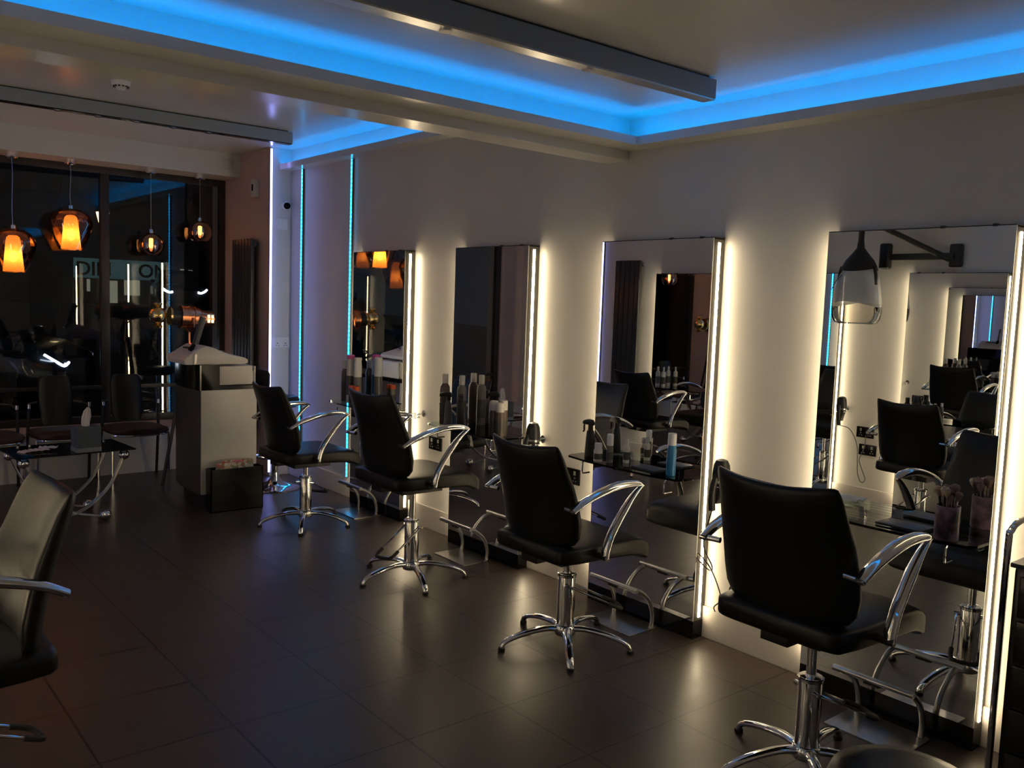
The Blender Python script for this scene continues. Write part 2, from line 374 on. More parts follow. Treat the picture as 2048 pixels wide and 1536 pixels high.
clone(st0, (WX,2.866,0), PI, 'backlit styling mirror with blue bottle and black spray bottle on its shelf')
clone(st0, (WX,1.598,0), PI, 'nearest backlit styling mirror, reflecting the hood dryer')
for y, l in ((5.46,'backlit mirror on the opposite wall nearest the window, seen in reflection'),(4.19,'second backlit mirror from the window on the opposite wall, seen in reflection'),
             (2.93,'backlit mirror on the opposite wall beneath the hood dryer bracket'),(1.64,'backlit mirror on the opposite wall nearest the camera')):
    clone(st0, (OX,y,0), 0, l)

# ------------------------------------------------------------------ footrests
def make_footrest(label):
    t = thing('footrest', label, 'footrest', group='tubular steel footrests under the mirrors')
    obj('floor_plate', box(nb(), -.105, .105, -.155, .155, 0, .006, .002), STEEL, t)
    for s in (-1, 1):
        bm = nb(); tube(bm, curve([(.085,s*.125,.006),(.088,s*.125,.06),(.06,s*.125,.13),(-.0,s*.125,.185),(-.055,s*.125,.205)], 6), .011, n=12); obj('curved_leg', bm, STEEL, t)
    bm = nb(); tube(bm, [(-.06,-.155,.212),(-.06,.155,.212)], .012, n=14); obj('foot_bar', bm, STEEL, t)
    obj('rubber_stop', box(nb(), -.07, -.05, -.03, .03, .195, .203), RUBBER, t)
    return t
f0 = make_footrest('steel footrest under the mirror with the blue bottle'); f0.location = (3.105, 2.86, 0)
clone(f0, (3.105,4.17,0), 0, 'steel footrest under the second mirror from the window')
clone(f0, (3.105,5.46,0), 0, 'steel footrest under the farthest mirror')
clone(f0, (3.085,1.53,0), 0, 'steel footrest under the nearest mirror, behind the closest chair')

# ------------------------------------------------------------------ styling chairs
def make_chair(label, lever=-35., base=16., lift=0.):
    """faces +x; origin at the base centre on the floor"""
    t = thing('styling_chair', label, 'chair', group='black hydraulic styling chairs')
    L = lift
    # seat: lofted cushion with waterfall front
    RR = []
    for x, zc, hh, hw in ((-.250,.492,.022,.19),(-.245,.490,.032,.212),(-.225,.489,.038,.228),(-.15,.489,.040,.240),(0,.490,.041,.250),(.12,.487,.043,.252),(.19,.482,.045,.250),(.225,.474,.048,.248),(.25,.464,.049,.246),(.268,.455,.045,.243),(.278,.450,.036,.238),(.282,.447,.015,.228)):
        RR.append([Vector((x, q[0], zc+L+q[1])) for q in srect(hw, hh, 40, 6.5)])
    obj('seat', rings(nb(), RR), LEATHER, t, angle=60)
    # backrest
    prof = [(.518,-.188,.13,.012),(.523,-.190,.180,.022),(.536,-.192,.212,.028),(.565,-.194,.234,.034),(.62,-.200,.243,.037),(.70,-.216,.243,.037),(.78,-.240,.237,.036),(.85,-.266,.226,.033),(.90,-.286,.221,.029),(.93,-.300,.217,.021),(.945,-.306,.212,.014),(.950,-.308,.203,.005)]
    RR = []
    for z, xc, hw, th in prof:
        ring = []
        for (a, c) in srect(hw, th, 44, 3.2):
            u = a/.232; dz = .022*u*u*max(0, (z-.75)/.2) + .03*(1-u*u)*min(0, (z-.56)/.08)*.6
            ring.append(Vector((xc-.012 + c + .040*u*u, a, z+L+dz)))
        RR.append(ring)
    bk = obj('backrest', rings(nb(), RR), LEATHER, t, angle=60)
    obj('back_bracket', box(nb(), -.235, -.12, -.050, .050, .425+L, .458+L, .004), LEATHER, t)
    pass
    obj('seat_plate', box(nb(), -.13, .13, -.10, .10, .405+L, .440+L, .004), BLACKM, t)
    for s in (-1, 1):
        y = s*.283
        arm = bpy.data.objects.new('armrest', None)
        up = curve([(-.255,y,.705+L),(-.19,y,.738+L),(-.10,y,.766+L),(-.01,y,.785+L),(.07,y,.789+L),(.13,y,.783+L),(.165,y,.772+L)], 5)
        lo = curve([(.160,y,.774+L),(.118,y,.745+L),(.072,y,.700+L),(.022,y,.640+L),(-.026,y,.570+L),(-.048,y,.515+L),(-.055,y,.480+L)], 5)
        bm = nb(); n1, n2 = len(up), len(lo)
        tube(bm, up, .021, .014, n=14, up=(0,1,0), taper=[.85+.35*math.sin(PI*i/(n1-1)) - .45*max(0,(i/(n1-1)-.8)/.2) for i in range(n1)])
        tube(bm, lo, .019, .013, n=14, up=(0,1,0), taper=[.55+.55*min(1, i/(n2-1)*2.5) for i in range(n2)])
        a = obj('armrest', bm, CHROME, t, angle=60)
        bm = nb(); tube(bm, [(-.236,s*.225,.706+L),(-.250,s*.297,.706+L)], .010, n=12, up=(0,0,1)); obj('arm_pin', bm, CHROME, a)
        bm = nb(); tube(bm, [(-.055,s*.235,.484+L),(-.055,s*.300,.484+L)], .014, n=12, up=(0,0,1)); obj('arm_bolt', bm, BLACKM, a)
        bpy.data.objects.remove(arm)
    # column
    bm = nb(); lathe(bm, [(.040,.07),(.040,.328),(.038,.334),(.020,.336),(.020,.34)], n=32); obj('cylinder', bm, CHROME, t)
    bm = nb(); lathe(bm, [(.017,.33),(.017,.40+L)], n=20); obj('piston', bm, CHROME, t)
    bm = nb(); lathe(bm, [(.041,.318),(.044,.32),(.044,.330),(.041,.332)], n=32); obj('collar', bm, CHROME, t)
    # star base
    bm = nb(); lathe(bm, [(.025,.045),(.046,.05),(.050,.062),(.050,.085),(.044,.095),(.040,.097)], n=30)
    hub = obj('base_hub', bm, CHROME, t)
    for k in range(5):
        a = R(base+72*k); c, s_ = math.cos(a), math.sin(a)
        P = curve([(.035*c,.035*s_,.078),(.10*c,.10*s_,.082),(.18*c,.18*s_,.072),(.25*c,.25*s_,.054),(.290*c,.290*s_,.036),(.302*c,.302*s_,.018),(.303*c,.303*s_,.010)], 4)
        bm = nb(); tube(bm, P, .018, .012, n=12, up=(-s_,c,0), taper=[1.15-.35*i/(len(P)-1) for i in range(len(P))])
        lg = obj('leg', bm, CHROME, t, angle=60)
        bm = nb(); lathe(bm, [(.014,0),(.016,.002),(.016,.012),(.012,.014)], .303*c, .303*s_, n=14); obj('foot_glide', bm, RUBBER, lg)
    # pump lever
    a = R(lever); c, s_ = math.cos(a), math.sin(a)
    def lp(r, w, z): return (r*c - w*s_, r*s_ + w*c, z)
    bm = nb()
    for w in (-.052, .052): tube(bm, [lp(-.02,w,.285), lp(.0,w,.285), lp(.22,w,.185)], .005, n=8)
    tube(bm, [lp(-.012,-.064,.288), lp(-.012,.064,.288)], .008, n=10)
    lv = obj('pump_lever', bm, CHROME, t)
    bm = nb(); tube(bm, curve([lp(.19,-.052,.198),lp(.225,-.052,.183),lp(.25,-.042,.172),lp(.255,0,.170),lp(.25,.042,.172),lp(.225,.052,.183),lp(.19,.052,.198)], 5), .0095, n=10); obj('rubber_grip', bm, RUBBER, lv)
    return t
c3 = make_chair('black styling chair facing the mirror with the blue bottle', lever=-28, base=16); c3.location = (2.692, 2.82, 0)
c4 = make_chair('nearest black styling chair, seen from behind before the closest mirror', lever=-20, base=10, lift=.075); c4.location = (2.615, 1.535, 0); c4.rotation_euler = (0,0,R(0))
c2 = make_chair('raised black styling chair, second from the window, grip turned to the room', lever=200, base=36, lift=.09); c2.location = (2.635, 4.02, 0)
c1 = make_chair('farthest black styling chair, lit blue by the cyan LED strip', lever=40, base=22); c1.location = (2.665, 5.38, 0)
cL = make_chair('black styling chair cut by the left edge of the photo, facing left', lever=189, base=30); cL.location = (.305,2.86,0); cL.rotation_euler = (0,0,PI+.04)
clone(c4, (.30,4.15,0), PI, 'black styling chair across the room, second from the window, seen in mirrors')
clone(c1, (.30,5.42,0), PI, 'black styling chair across the room nearest the window, seen in mirrors')

# ------------------------------------------------------------------ wall sockets, switches
def plate(name, label, cat, x, y, z, w, h, m, face, mrocker, n=2, group=None):
    """face: '-x' (right wall), '+x' (left wall), '-y' (corner)"""
    rz = {'-x': PI, '+x': 0, '-y': -PI/2}[face]
    t = thing(name, label, cat, (x,y,z), rz, group)
    obj('face_plate', box(nb(), 0, .009, -w/2, w/2, -h/2, h/2, .003), m, t)
    for i in range(n):
        yy = (i-(n-1)/2)*w*.5
        r = obj('rocker', box(nb(), .009, .013, yy-.007, yy+.007, h*.1, h*.36, .001), mrocker, t)
        if n == 2:
            bm = nb(); box(bm, .0088, .0098, yy-.004, yy+.004, -h*.12, -h*.02); box(bm, .0088, .0098, yy-.014, yy-.006, -h*.3, -h*.24); box(bm, .0088, .0098, yy+.006, yy+.014, -h*.3, -h*.24); obj('pin_holes', bm, BLACKM if m is WHITEP else STEEL, t)
    return t
G = 'black wall sockets'
plate('wall_socket', 'black double socket between the two farther middle mirrors', 'socket', WX, 4.78, .590, .147, .088, BLACKG, '-x', STEEL, 2, G)
plate('wall_socket', 'black double socket left of the mirror with the blue bottle', 'socket', WX, 3.465, .605, .147, .088, BLACKG, '-x', STEEL, 2, G)
for y, l in ((4.86,'upper black socket opposite, between the farther reflected mirrors'),(3.585,'upper black socket on the opposite wall with a plugged-in dryer cord')):
    plate('wall_socket', l, 'socket', OX, y, .60, .147, .088, BLACKG, '+x', STEEL, 2, G)
for y, l in ((4.84,'lower black socket opposite, between the farther reflected mirrors'),(3.555,'lower black socket on the opposite wall under the plugged-in one')):
    plate('wall_socket', l, 'socket', OX, y, .46, .147, .088, BLACKG, '+x', STEEL, 2, G)
plate('light_switch', 'white switch plate under the security camera', 'switch', 3.222, YC, 2.13, .088, .088, WHITEP, '-y', WHITEP, 1)
plate('light_switch', 'white double switch plate low on the corner behind the chairs', 'switch', 3.222, YC, 1.137, .147, .088, WHITEP, '-y', WHITEP, 2)
# security camera
t = thing('security_camera', 'white bullet security camera with dark lens on the corner', 'camera', (3.235, YC, 2.285))
bm = nb(); tube(bm, [(.01,0,0),(.01,-.012,0)], .032, n=24, up=(0,0,1)); obj('mount', bm, WHITEP, t)
bm = nb(); tube(bm, [(.01,-.01,.0),(.0,-.035,-.002)], .012, n=12); obj('bracket_arm', bm, WHITEP, t)
bm = nb(); tube(bm, [(.02,-.02,.012),(-.012,-.09,-.008)], .026, n=24); obj('barrel', bm, WHITEP, t)
bm = nb(); tube(bm, [(-.012,-.088,-.008),(-.0155,-.096,-.010)], .0275, n=24); obj('lens_face', bm, BLACKG, t)
# motion sensor / alarm box on radiator wall, junction plate
t = thing('motion_sensor', 'white alarm motion sensor on the wall above the radiator', 'alarm sensor', (XS-.006, 7.26, 2.43))
obj('housing', box(nb(), -.045, 0, -.04, .04, -.075, .075, .012), CREAMP, t); obj('sensor_window', box(nb(), -.048, -.044, -.014, .014, -.02, .035, .002), BLACKG, t)
t = thing('speaker_grille', 'square cream perforated speaker panel over the window corner', 'grille', (3.0, 7.63, 2.655))
obj('panel', box(nb(), -.055, .055, -.008, 0, -.05, .05, .002), CREAMP, t)
bm = nb()
for i in range(6):
    for j in range(6): box(bm, -.042+i*.0165, -.037+i*.0165, -.0095, -.008, -.042+j*.0165, -.037+j*.0165)
obj('perforations', bm, BLACKM, t)

# ------------------------------------------------------------------ radiators
def radiator(loc, rz, label, W_=.42, n=6):
    t = thing('radiator', label, 'radiator', loc, rz, 'tall anthracite panel radiators')
    for i in range(n):
        w = W_/n; obj('vertical_bar', box(nb(), .055, .085, -W_/2+i*w+.0035, -W_/2+(i+1)*w-.0035, 0, 1.70, .006), ANTH, t)
    for z in (.03, 1.64): obj('header_tube', box(nb(), .025, .056, -W_/2, W_/2, z, z+.035, .004), ANTH, t)
    for z in (.2, 1.5): obj('wall_bracket', box(nb(), 0, .03, -.03, .03, z, z+.04), ANTH, t)
    bm = nb(); tube(bm, [(.04,-W_/2+.001,1.66),(.04,-W_/2-.012,1.66)], .013, n=14, up=(0,0,1)); obj('air_valve', bm, CHROME, t)
    bm = nb(); tube(bm, [(.04,W_/2-.03,0),(.04,W_/2-.03,-.3)], .008, n=10); obj('pipe', bm, CHROME, t)
    return t
radiator((XS-.006, 7.39, .305), PI, 'tall anthracite radiator in the corner beside the shop window')
radiator((OX, 6.20, .305), 0, 'tall anthracite slatted radiator on the opposite wall, seen in the mirror', .34, 5)

# ------------------------------------------------------------------ pendants
def pend_bell(loc, ztop, zb, label):
    """loc at ceiling; ztop/zb heights of the glass"""
    t = thing('pendant_lamp', label, 'pendant lamp', loc, 0, 'amber bell pendants at the window')
    H = loc[2]; top = ztop-H; bot = zb-H; h = top-bot
    bm = nb(); lathe(bm, [(.045,0),(.045,-.028),(.040,-.034),(.006,-.036)]); obj('ceiling_rose', bm, CHROME, t)
    bm = nb(); tube(bm, curve([(0,0,-.03),(.004,0,top*.3),(-.003,.002,top*.7),(0,0,top+.03)],6), .0022, n=6); obj('cable', bm, STEEL, t)
    bm = nb(); lathe(bm, [(.008,top+.03),(.018,top+.025),(.022,top-.01),(.020,top-.05)]); obj('lamp_holder', bm, CHROME, t)
    # faceted bell: swells to the shoulder, draws in to the mouth
    bm = nb(); P = [(.022,1.0),(.075,.97),(.118,.90),(.146,.79),(.158,.66),(.154,.55),(.135,.36),(.110,.16),(.086,0)]
    n = 10; RR = []
    for r, v in P:
        RR.append([Vector((r*(1+.03*(i%2))*math.cos(2*PI*i/(2*n)), r*(1+.03*(i%2))*math.sin(2*PI*i/(2*n)), bot+h*v)) for i in range(2*n)])
    rings(bm, RR, cap=False); obj('glass_bell', bm, SMOKE, t, angle=25)
    bm = nb(); lathe(bm, [(.030,top-.055),(.045,top-.07),(.052,top-.10),(.074,bot+.01),(.0735,bot+.005)], n=28, cap=False); obj('inner_shade', bm, MATS['self_lit_amber_shade'], t)
    bm = nb(); sphere(bm, (0,0,bot+h*.36), .030, 16, 10, 1.5); obj('bulb', bm, BULB, t)
    return t
def amber():
    m = bpy.data.materials.new('self_lit_amber_shade'); m.use_nodes = True; nt = m.node_tree; nt.nodes.clear()
    t = nt.nodes.new('ShaderNodeBsdfTranslucent'); t.inputs[0].default_value = (1.,.52,.14,1)
    d = nt.nodes.new('ShaderNodeBsdfTransparent'); d.inputs[0].default_value = (1.,.55,.2,1)
    m1 = nt.nodes.new('ShaderNodeMixShader'); m1.inputs[0].default_value = .12; nt.links.new(t.outputs[0], m1.inputs[1]); nt.links.new(d.outputs[0], m1.inputs[2])
    e = nt.nodes.new('ShaderNodeEmission'); e.inputs[0].default_value = (1.,.40,.08,1); e.inputs[1].default_value = .75; ad = nt.nodes.new('ShaderNodeAddShader'); nt.links.new(m1.outputs[0], ad.inputs[0]); nt.links.new(e.outputs[0], ad.inputs[1])  # glow added to the shade itself, standing in for bulb light coming through
    o = nt.nodes.new('ShaderNodeOutputMaterial'); nt.links.new(ad.outputs[0], o.inputs[0]); MATS['self_lit_amber_shade'] = m
amber()
def pend_globe(loc, zc, r, label):
    t = thing('pendant_lamp', label, 'pendant lamp', loc, 0, 'mirrored globe pendants at the window')
    c = zc-loc[2]
    bm = nb(); lathe(bm, [(.045,0),(.045,-.028),(.040,-.034),(.006,-.036)]); obj('ceiling_rose', bm, CHROME, t)
    bm = nb(); tube(bm, [(0,0,-.03),(0,0,c+r+.02)], .0022, n=6); obj('cable', bm, STEEL, t)
    bm = nb(); lathe(bm, [(.006,c+r+.03),(.016,c+r+.026),(.020,c+r-.005),(.018,c+r-.035)]); obj('lamp_holder', bm, CHROME, t)
    bm = nb(); P = [(r*math.sin(a), c+r*math.cos(a)) for a in [R(8+ (140-8)*i/16) for i in range(17)]]; lathe(bm, P, n=36, cap=False); obj('glass_globe', bm, GLOBE, t)
    bm = nb(); lathe(bm, [(.010,c+r*.55),(.017,c+r*.5),(.017,c-r*.15),(.010,c-r*.25)], n=14); obj('filament_bulb', bm, FIL, t)
    return t
ZP = 2.555
pend_bell((1.370,7.83,ZP), 1.985, 1.645, 'amber bell pendant lamp hanging lowest, at the left edge')
pend_bell((1.785,7.83,ZP), 2.175, 1.845, 'second amber bell pendant lamp from the left, before the window mullion')
pend_globe((2.412,7.83,ZP), 1.925, .106, 'mirrored copper globe pendant, the lower of the two globes')
pend_globe((2.830,7.83,ZP), 2.065, .100, 'mirrored copper globe pendant with visible filament, nearest the radiator')

# ------------------------------------------------------------------ waiting chairs
def waiting_chair(loc, rz, label):
    """faces -y"""
    t = thing('waiting_chair', label, 'chair', loc, rz, 'waiting chairs under the window')
    RR = []
    for y, hw in ((-.235,.13),(-.225,.18),(-.19,.215),(-.10,.235),(.05,.235),(.17,.215),(.20,.20)):
        RR.append([Vector((q[0], y, .425+q[1])) for q in srect(hw, .022, 24, 3.5)])
    obj('seat', rings(nb(), RR), RED, t, angle=60)
    RR = []
    for z, hw in ((.47,.10),(.50,.115),(.62,.122),(.76,.122),(.82,.112),(.845,.09)):
        RR.append([Vector((a, .20+.14*(z-.45)+c-.03*(1-(a/.165)**2), z)) for a, c in srect(hw, .014, 24, 4)])
    obj('backrest', rings(nb(), RR), LEATHER, t, angle=60)
    bm = nb(); tube(bm, curve([(-.215,-.17,.40),(-.14,-.225,.40),(0,-.24,.398),(.14,-.225,.40),(.215,-.17,.40)],6), .008, n=8); obj('seat_rail', bm, CHROME, t)
    for s in (-1,1):
        bm = nb(); tube(bm, [(s*.213,-.18,.405),(s*.213,-.18,.0)], .0095, n=10); obj('leg', bm, CHROME, t)
        bm = nb(); tube(bm, [(s*.213,.08,.62),(s*.22,.10,.42),(s*.235,.20,.0)], .0115, n=10); obj('leg', bm, BLACKM, t)
        bm = nb(); tube(bm, [(s*.213,.08,.62),(s*.19,.20,.635),(s*.13,.225,.64)], .009, n=8); obj('arm_rail', bm, BLACKM, t)
        bm = nb(); tube(bm, [(s*.213,.08,.612),(s*.213,.079,.645)], .012, n=12); obj('chrome_cap', bm, CHROME, t)
    return t
w1 = waiting_chair((2.13,7.36,0), 0, 'waiting chair beside the reception desk, dark red seat')
clone(w1, (1.60,7.36,0), 0, 'waiting chair behind the tissue box')
clone(w1, (1.09,7.34,0), 0, 'waiting chair at the left edge of the photo')

# ------------------------------------------------------------------ coffee table
t = thing('coffee_table', 'low glass coffee table with curved triple-rod legs and chrome balls', 'coffee table', (1.40,6.30,0), R(4))
bm = nb(); prism(bm, [(-.36,-.22),(.36,-.22),(.36,.24),(-.36,.24)], 'z', .470, .480); top = obj('glass_top', bm, thin_glass('smoked_table_glass', (.55,.60,.58), 1.5), t, smooth=False)
bm = nb()
for a, b_ in (((-.36,-.22),(.36,-.22)),((.36,-.22),(.36,.24)),((.36,.24),(-.36,.24)),((-.36,.24),(-.36,-.22))):
    tube(bm, [(*a,.475),(*b_,.475)], .0052, n=6)
obj('top_edge', bm, BLACKG, top)
for sy in (-1, 1):
    for sx in (-1, 1):
        y = sy*.17+.01
        for k in (-1, 0, 1):
            bm = nb(); o_ = .016*k
            tube(bm, curve([(sx*.30, y+o_*.5, .445),(sx*(.275), y+o_, .36),(sx*.20, y+o_, .22),(sx*.06, y+o_, .10),(-sx*.10, y+o_*.8, .045),(-sx*.17, y, .034)], 6), .0055, n=8)
            obj('leg_rod', bm, STEEL, t)
        obj('top_ball', sphere(nb(), (sx*.305, y, .434), .035), CHROME, t)
        obj('foot_ball', sphere(nb(), (-sx*.185, y, .038), .038), CHROME, t)
t = thing('tissue_box', 'slate cardboard tissue box with a raised white tissue on the coffee table', 'tissue box', (1.475,6.14,.4805), R(4))
obj('carton', box(nb(), -.075, .075, -.06, .06, 0, .165, .002), BOXG, t); obj('lower_band', box(nb(), -.0765, .0765, -.0615, .0615, .002, .03), mat('pale_blue_band', (.18,.21,.26), .6), t)
bm = nb(); RR = []
for z, hx, hy, ox in ((.160,.020,.02,0),(.19,.024,.012,.0),(.23,.026,.010,.006),(.27,.018,.006,.010),(.285,.008,.003,.012)):
    RR.append([Vector((ox+hx*math.cos(a)*(1+.25*math.sin(3*a)), hy*math.sin(a)+.004*math.sin(5*a), z+.006*math.sin(2*a))) for a in [2*PI*i/20 for i in range(20)]])
rings(bm, RR); obj('tissue', bm, TISSUE, t, angle=50)
for i, (x, y, rz, l) in enumerate(((1.16,6.26,.5,'pale leaflet on the coffee table, leftmost of the loose papers'),(1.22,6.25,.1,'cream folded leaflet lying across the loose papers'),(1.28,6.28,-.35,'white crumpled leaflet on the coffee table nearest the tissue box'))):
    bm = nb(); RR = []
    N = 7
    V = [[bm.verts.new((-.055+.11*a/N, -.035+.07*c/4, .004+.006*abs(math.sin(a*1.3+i))*(1+.5*c/4))) for c in range(5)] for a in range(N+1)]
    for a in range(N):
        for c in range(4): bm.faces.new((V[a][c], V[a+1][c], V[a+1][c+1], V[a][c+1]))
    g = bmesh.ops.extrude_face_region(bm, geom=list(bm.faces))
    for v in g['geom']:
        if isinstance(v, bmesh.types.BMVert): v.co.z -= .003
    o = tag(obj('leaflet', bm, mat('leaflet_paper_%d' % i, ((.62,.50,.46),(.66,.56,.50),(.60,.55,.55))[i], .7), None), l, 'leaflet', 'loose leaflets on the coffee table'); o.location = (x, y, .4805+.006*i); o.rotation_euler = (0,0,rz)

# ------------------------------------------------------------------ reception desk
t = thing('reception_desk', 'curved reception desk with pale front panel and black counter', 'reception desk', (0,0,0))
def desk_outline(x1, o=0.):
    L = []
    for i in range(13):
        v = i/12; L.append((2.205-.030*math.sin(PI*v)+.03*v-o, 6.085-o+ (.60+2*o)*v))
    return L + [(x1, 6.685+o), (x1, 6.085-o)]
bm = nb(); L = desk_outline(2.61); prism(bm, L, 'z', .115, .855); obj('carcass', bm, DESKD, t, angle=30)
obj('side_panel', box(nb(), 2.207, 2.612, 6.075, 6.085, .115, .855, .001), DESKP, t, smooth=False)
bm = nb(); prism(bm, [(x*1.0+.05 if x < 2.5 else x-.03, y+.03 if y < 6.5 else y-.03) for x, y in desk_outline(2.61)], 'z', 0, .115); obj('plinth', bm, BLACKM, t, angle=30)
bm = nb(); prism(bm, desk_outline(2.62,.006), 'z', .855, .882); obj('counter', bm, BLACKG, t, angle=30)
bm = nb(); L = desk_outline(2.34,.004); prism(bm, L, 'z', .882, 1.035); obj('raised_counter', bm, BLACKG, t, angle=30)
obj('edge_strip', box(nb(), 2.196, 2.206, 6.070, 6.083, .856, 1.032), STEEL, t, smooth=False)
t = thing('magazine_rack', 'black magazine rack standing against the reception desk', 'magazine rack', (2.43,6.02,0))
bm = nb(); w, d, h = .19, .05, .305
box(bm, -w, w, -d, -d+.006, 0, h); box(bm, -w, w, d-.006, d, 0, h+.0); box(bm, -w, -w+.006, -d, d, 0, h); box(bm, w-.006, w, -d, d, 0, h); box(bm, -w, w, -d, d, 0, .006)
obj('box_body', bm, BLACKG, t, smooth=False)
for i, (x, y, hh, l) in enumerate(((2.39,5.995,.335,'front magazine in the black rack by the desk'),(2.44,6.015,.348,'middle magazine in the black rack, pink masthead'),(2.47,6.035,.342,'rear magazine in the black rack by the desk'))):
    bm = nb(); box(bm, -.105, .105, -.004, .004, 0, .325, .001); o = obj('magazine', bm, MAGM, None, smooth=False); tag(o, l, 'magazine', 'magazines in the rack'); o.location = (x, y, hh-.325+.008); o.rotation_euler = (R(-2),0,0)
    if i == 1:
        m_ = obj('pink_masthead', box(nb(), -.03, .05, -.0052, -.004, .295, .322), mat('pink_print', (.70,.16,.30), .4), o, smooth=False)
# cash drawer and register
t = thing('till_box', 'white till box with a cash drawer on the black counter', 'till', (2.475,6.30,.8825))
obj('case', box(nb(), -.128, .118, -.19, .19, .004, .138, .004), CREAMP, t); obj('drawer_front', box(nb(), .132, .142, -.19, .19, .006, .136, .003), CREAMP, t)
obj('drawer_tray', box(nb(), .115, .134, -.18, .18, .02, .10), WHITEP, t); obj('rubber_feet', box(nb(), -.12, .11, -.18, .18, 0, .004), RUBBER, t)
t = thing('cash_register', 'cream cash register with sloping keyboard on the counter', 'cash register', (2.275,6.30,1.036))
# side profile in x,z lofted through y
bm = nb(); P0 = [(-.165,.0),(-.172,.030),(-.155,.055),(-.12,.075),(-.07,.108),(-.035,.128),(-.01,.130),(.04,.116),(.10,.088),(.16,.070),(.27,.042),(.285,.030),(.285,.010),(.27,0)]
RR = []
for y, k in ((-.185,.90),(-.18,.97),(-.165,1.),(.165,1.),(.18,.97),(.185,.90)):
    RR.append([Vector((x*(.98+.02*k), y, max(0,z)*k)) for x, z in P0])
rings(bm, RR); obj('casing', bm, CREAMP, t, angle=40)
bm = nb(); tube(bm, [(-.10,-.1865,.002),(-.095,-.1868,.073)], .012, .0015, n=8, up=(1,0,0)); obj('seam_band', bm, STEEL, t)
for r_ in range(4):
    for c_ in range(7):
        x = .125+.036*r_; z = .0815-.0098*(r_*1.9)-.001; y = -.135+.042*c_
        obj('key', box(nb(), x-.013, x+.013, y-.016, y+.016, z-.008, z+.007, .002), WHITEP if (r_+c_) % 3 else ANTH, t)
obj('paper_slot', box(nb(), -.09, -.05, -.08, .08, .100, .112), BLACKM, t)
dsp = obj('display_pole', tube(nb(), [(-.085,-.10,.10),(-.055,-.10,.20)], .014, .008, n=10), ANTH, t)
bm = nb(); tube(bm, [(-.066,-.10,.14),(-.055,-.10,.18),(-.01,-.10,.33)], .024, .012, n=12, up=(1,0,0)); obj('customer_display', bm, ANTH, dsp)
bm = nb(); tube(bm, [(-.105,-.10,.090),(-.075,-.10,.135)], .022, .014, n=10, up=(0,1,0)); obj('pole_socket', bm, BLACKG, dsp)
obj('standby_light', sphere(nb(), (-.03,.10,.131), .004, 8, 6), REDL, t)

# bar stool behind
t = thing('bar_stool', 'black bar stool with chrome trumpet base behind the farthest chair', 'stool', (2.96,6.52,0))
bm = nb(); lathe(bm, [(.0,0),(.20,0),(.202,.006),(.19,.014),(.12,.030),(.06,.055),(.034,.09),(.030,.13),(0,.13)], n=36); obj('disc_base', bm, CHROME, t)
bm = nb(); lathe(bm, [(.026,.10),(.026,.42),(.022,.43)]); obj('column', bm, CHROME, t)
bm = nb(); lathe(bm, [(.015,.42),(.015,.66)]); obj('piston', bm, CHROME, t)
bm = nb(); tube(bm, [(.13*math.cos(a)-.02,.13*math.sin(a),.26) for a in [2*PI*i/28 for i in range(29)]], .008, n=8, up=(0,0,1), cap=False); tube(bm, [(0,0,.26),(-.15,0,.26)], .007, n=8); obj('foot_ring', bm, CHROME, t)
RR = []
for z, r_ in ((.655,.12),(.66,.165),(.69,.185),(.72,.185),(.74,.17),(.745,.10)): RR.append([Vector((r_*math.cos(a), r_*math.sin(a), z)) for a in [2*PI*i/28 for i in range(28)]])
obj('seat', rings(nb(), RR), LEATHER, t, angle=60)
RR = []
for z, k in ((.74,.6),(.76,.9),(.85,1.),(.93,1.),(.955,.9),(.962,.7)):
    ring = []
    for (a, c) in srect(.9*k, .016, 32, 3): ring.append(Vector((-(.175+c)*math.cos(a), (.175+c)*math.sin(a), z)))
    RR.append(ring)
obj('backrest', rings(nb(), RR), LEATHER, t, angle=60)

# ------------------------------------------------------------------ studio spotlight on tripod
t = thing('studio_spotlight', 'copper studio spotlight on a black tripod behind the desk', 'floor lamp', (2.47,7.15,0))
ax = Vector((.95,-.05,-.05)).normalized()
def at(d, dz=0): return (ax.x*d, ax.y*d, 1.335+ax.z*d+dz)
bm = nb(); tube(bm, [at(-.045),at(.01),at(.012),at(.10),at(.102),at(.15)], .088, n=28, taper=[1,1,.96,.92,.8,.72]); obj('barrel', bm, COPPER, t)
bm = nb()
for d in (-.04,.01,.06): tube(bm, [at(d-.005),at(d+.005)], .093, n=28)
obj('barrel_rib', bm, COPPER, t)
bm = nb(); tube(bm, [at(.15),at(.215)], .060, n=24); obj('vent_housing', bm, COPPER, t)
for i in range(2):
    for j in range(2):
        p = at(.165+.030*i, -.018+.036*j); obj('vent_glow', box(nb(), p[0]-.009, p[0]+.009, p[1]-.062, p[1]-.056, p[2]-.013, p[2]+.013, .003), VENT, t)
bm = nb(); tube(bm, [at(-.045),at(-.115)], .070, n=28); obj('snoot', bm, BLACKM, t)
bm = nb(); tube(bm, [at(-.115),at(-.130)], .074, n=28); obj('front_ring', bm, GOLD, t)
bm = nb(); sphere(bm, at(-.215), .066, 28, 18); obj('reflection_bowl', bm, GOLD, t)  # solid ball and caps stand for the lamp front's reflection in the window
for s in (-1,1):
    bm = nb(); c0 = at(-.215, s*.095); lathe(bm, [(.008,c0[2]-s*.030),(.036,c0[2]-s*.008),(.030,c0[2]+s*.004),(.010,c0[2]+s*.008)], c0[0], c0[1], n=20); obj('reflection_cap', bm, GOLD, t)
bm = nb(); tube(bm, curve([(.03,-.10,1.335),(.03,-.10,1.27),(.03,-.04,1.225),(.03,.04,1.225),(.03,.10,1.27),(.03,.10,1.335)],4), .007, n=8); obj('yoke', bm, COPPER, t)
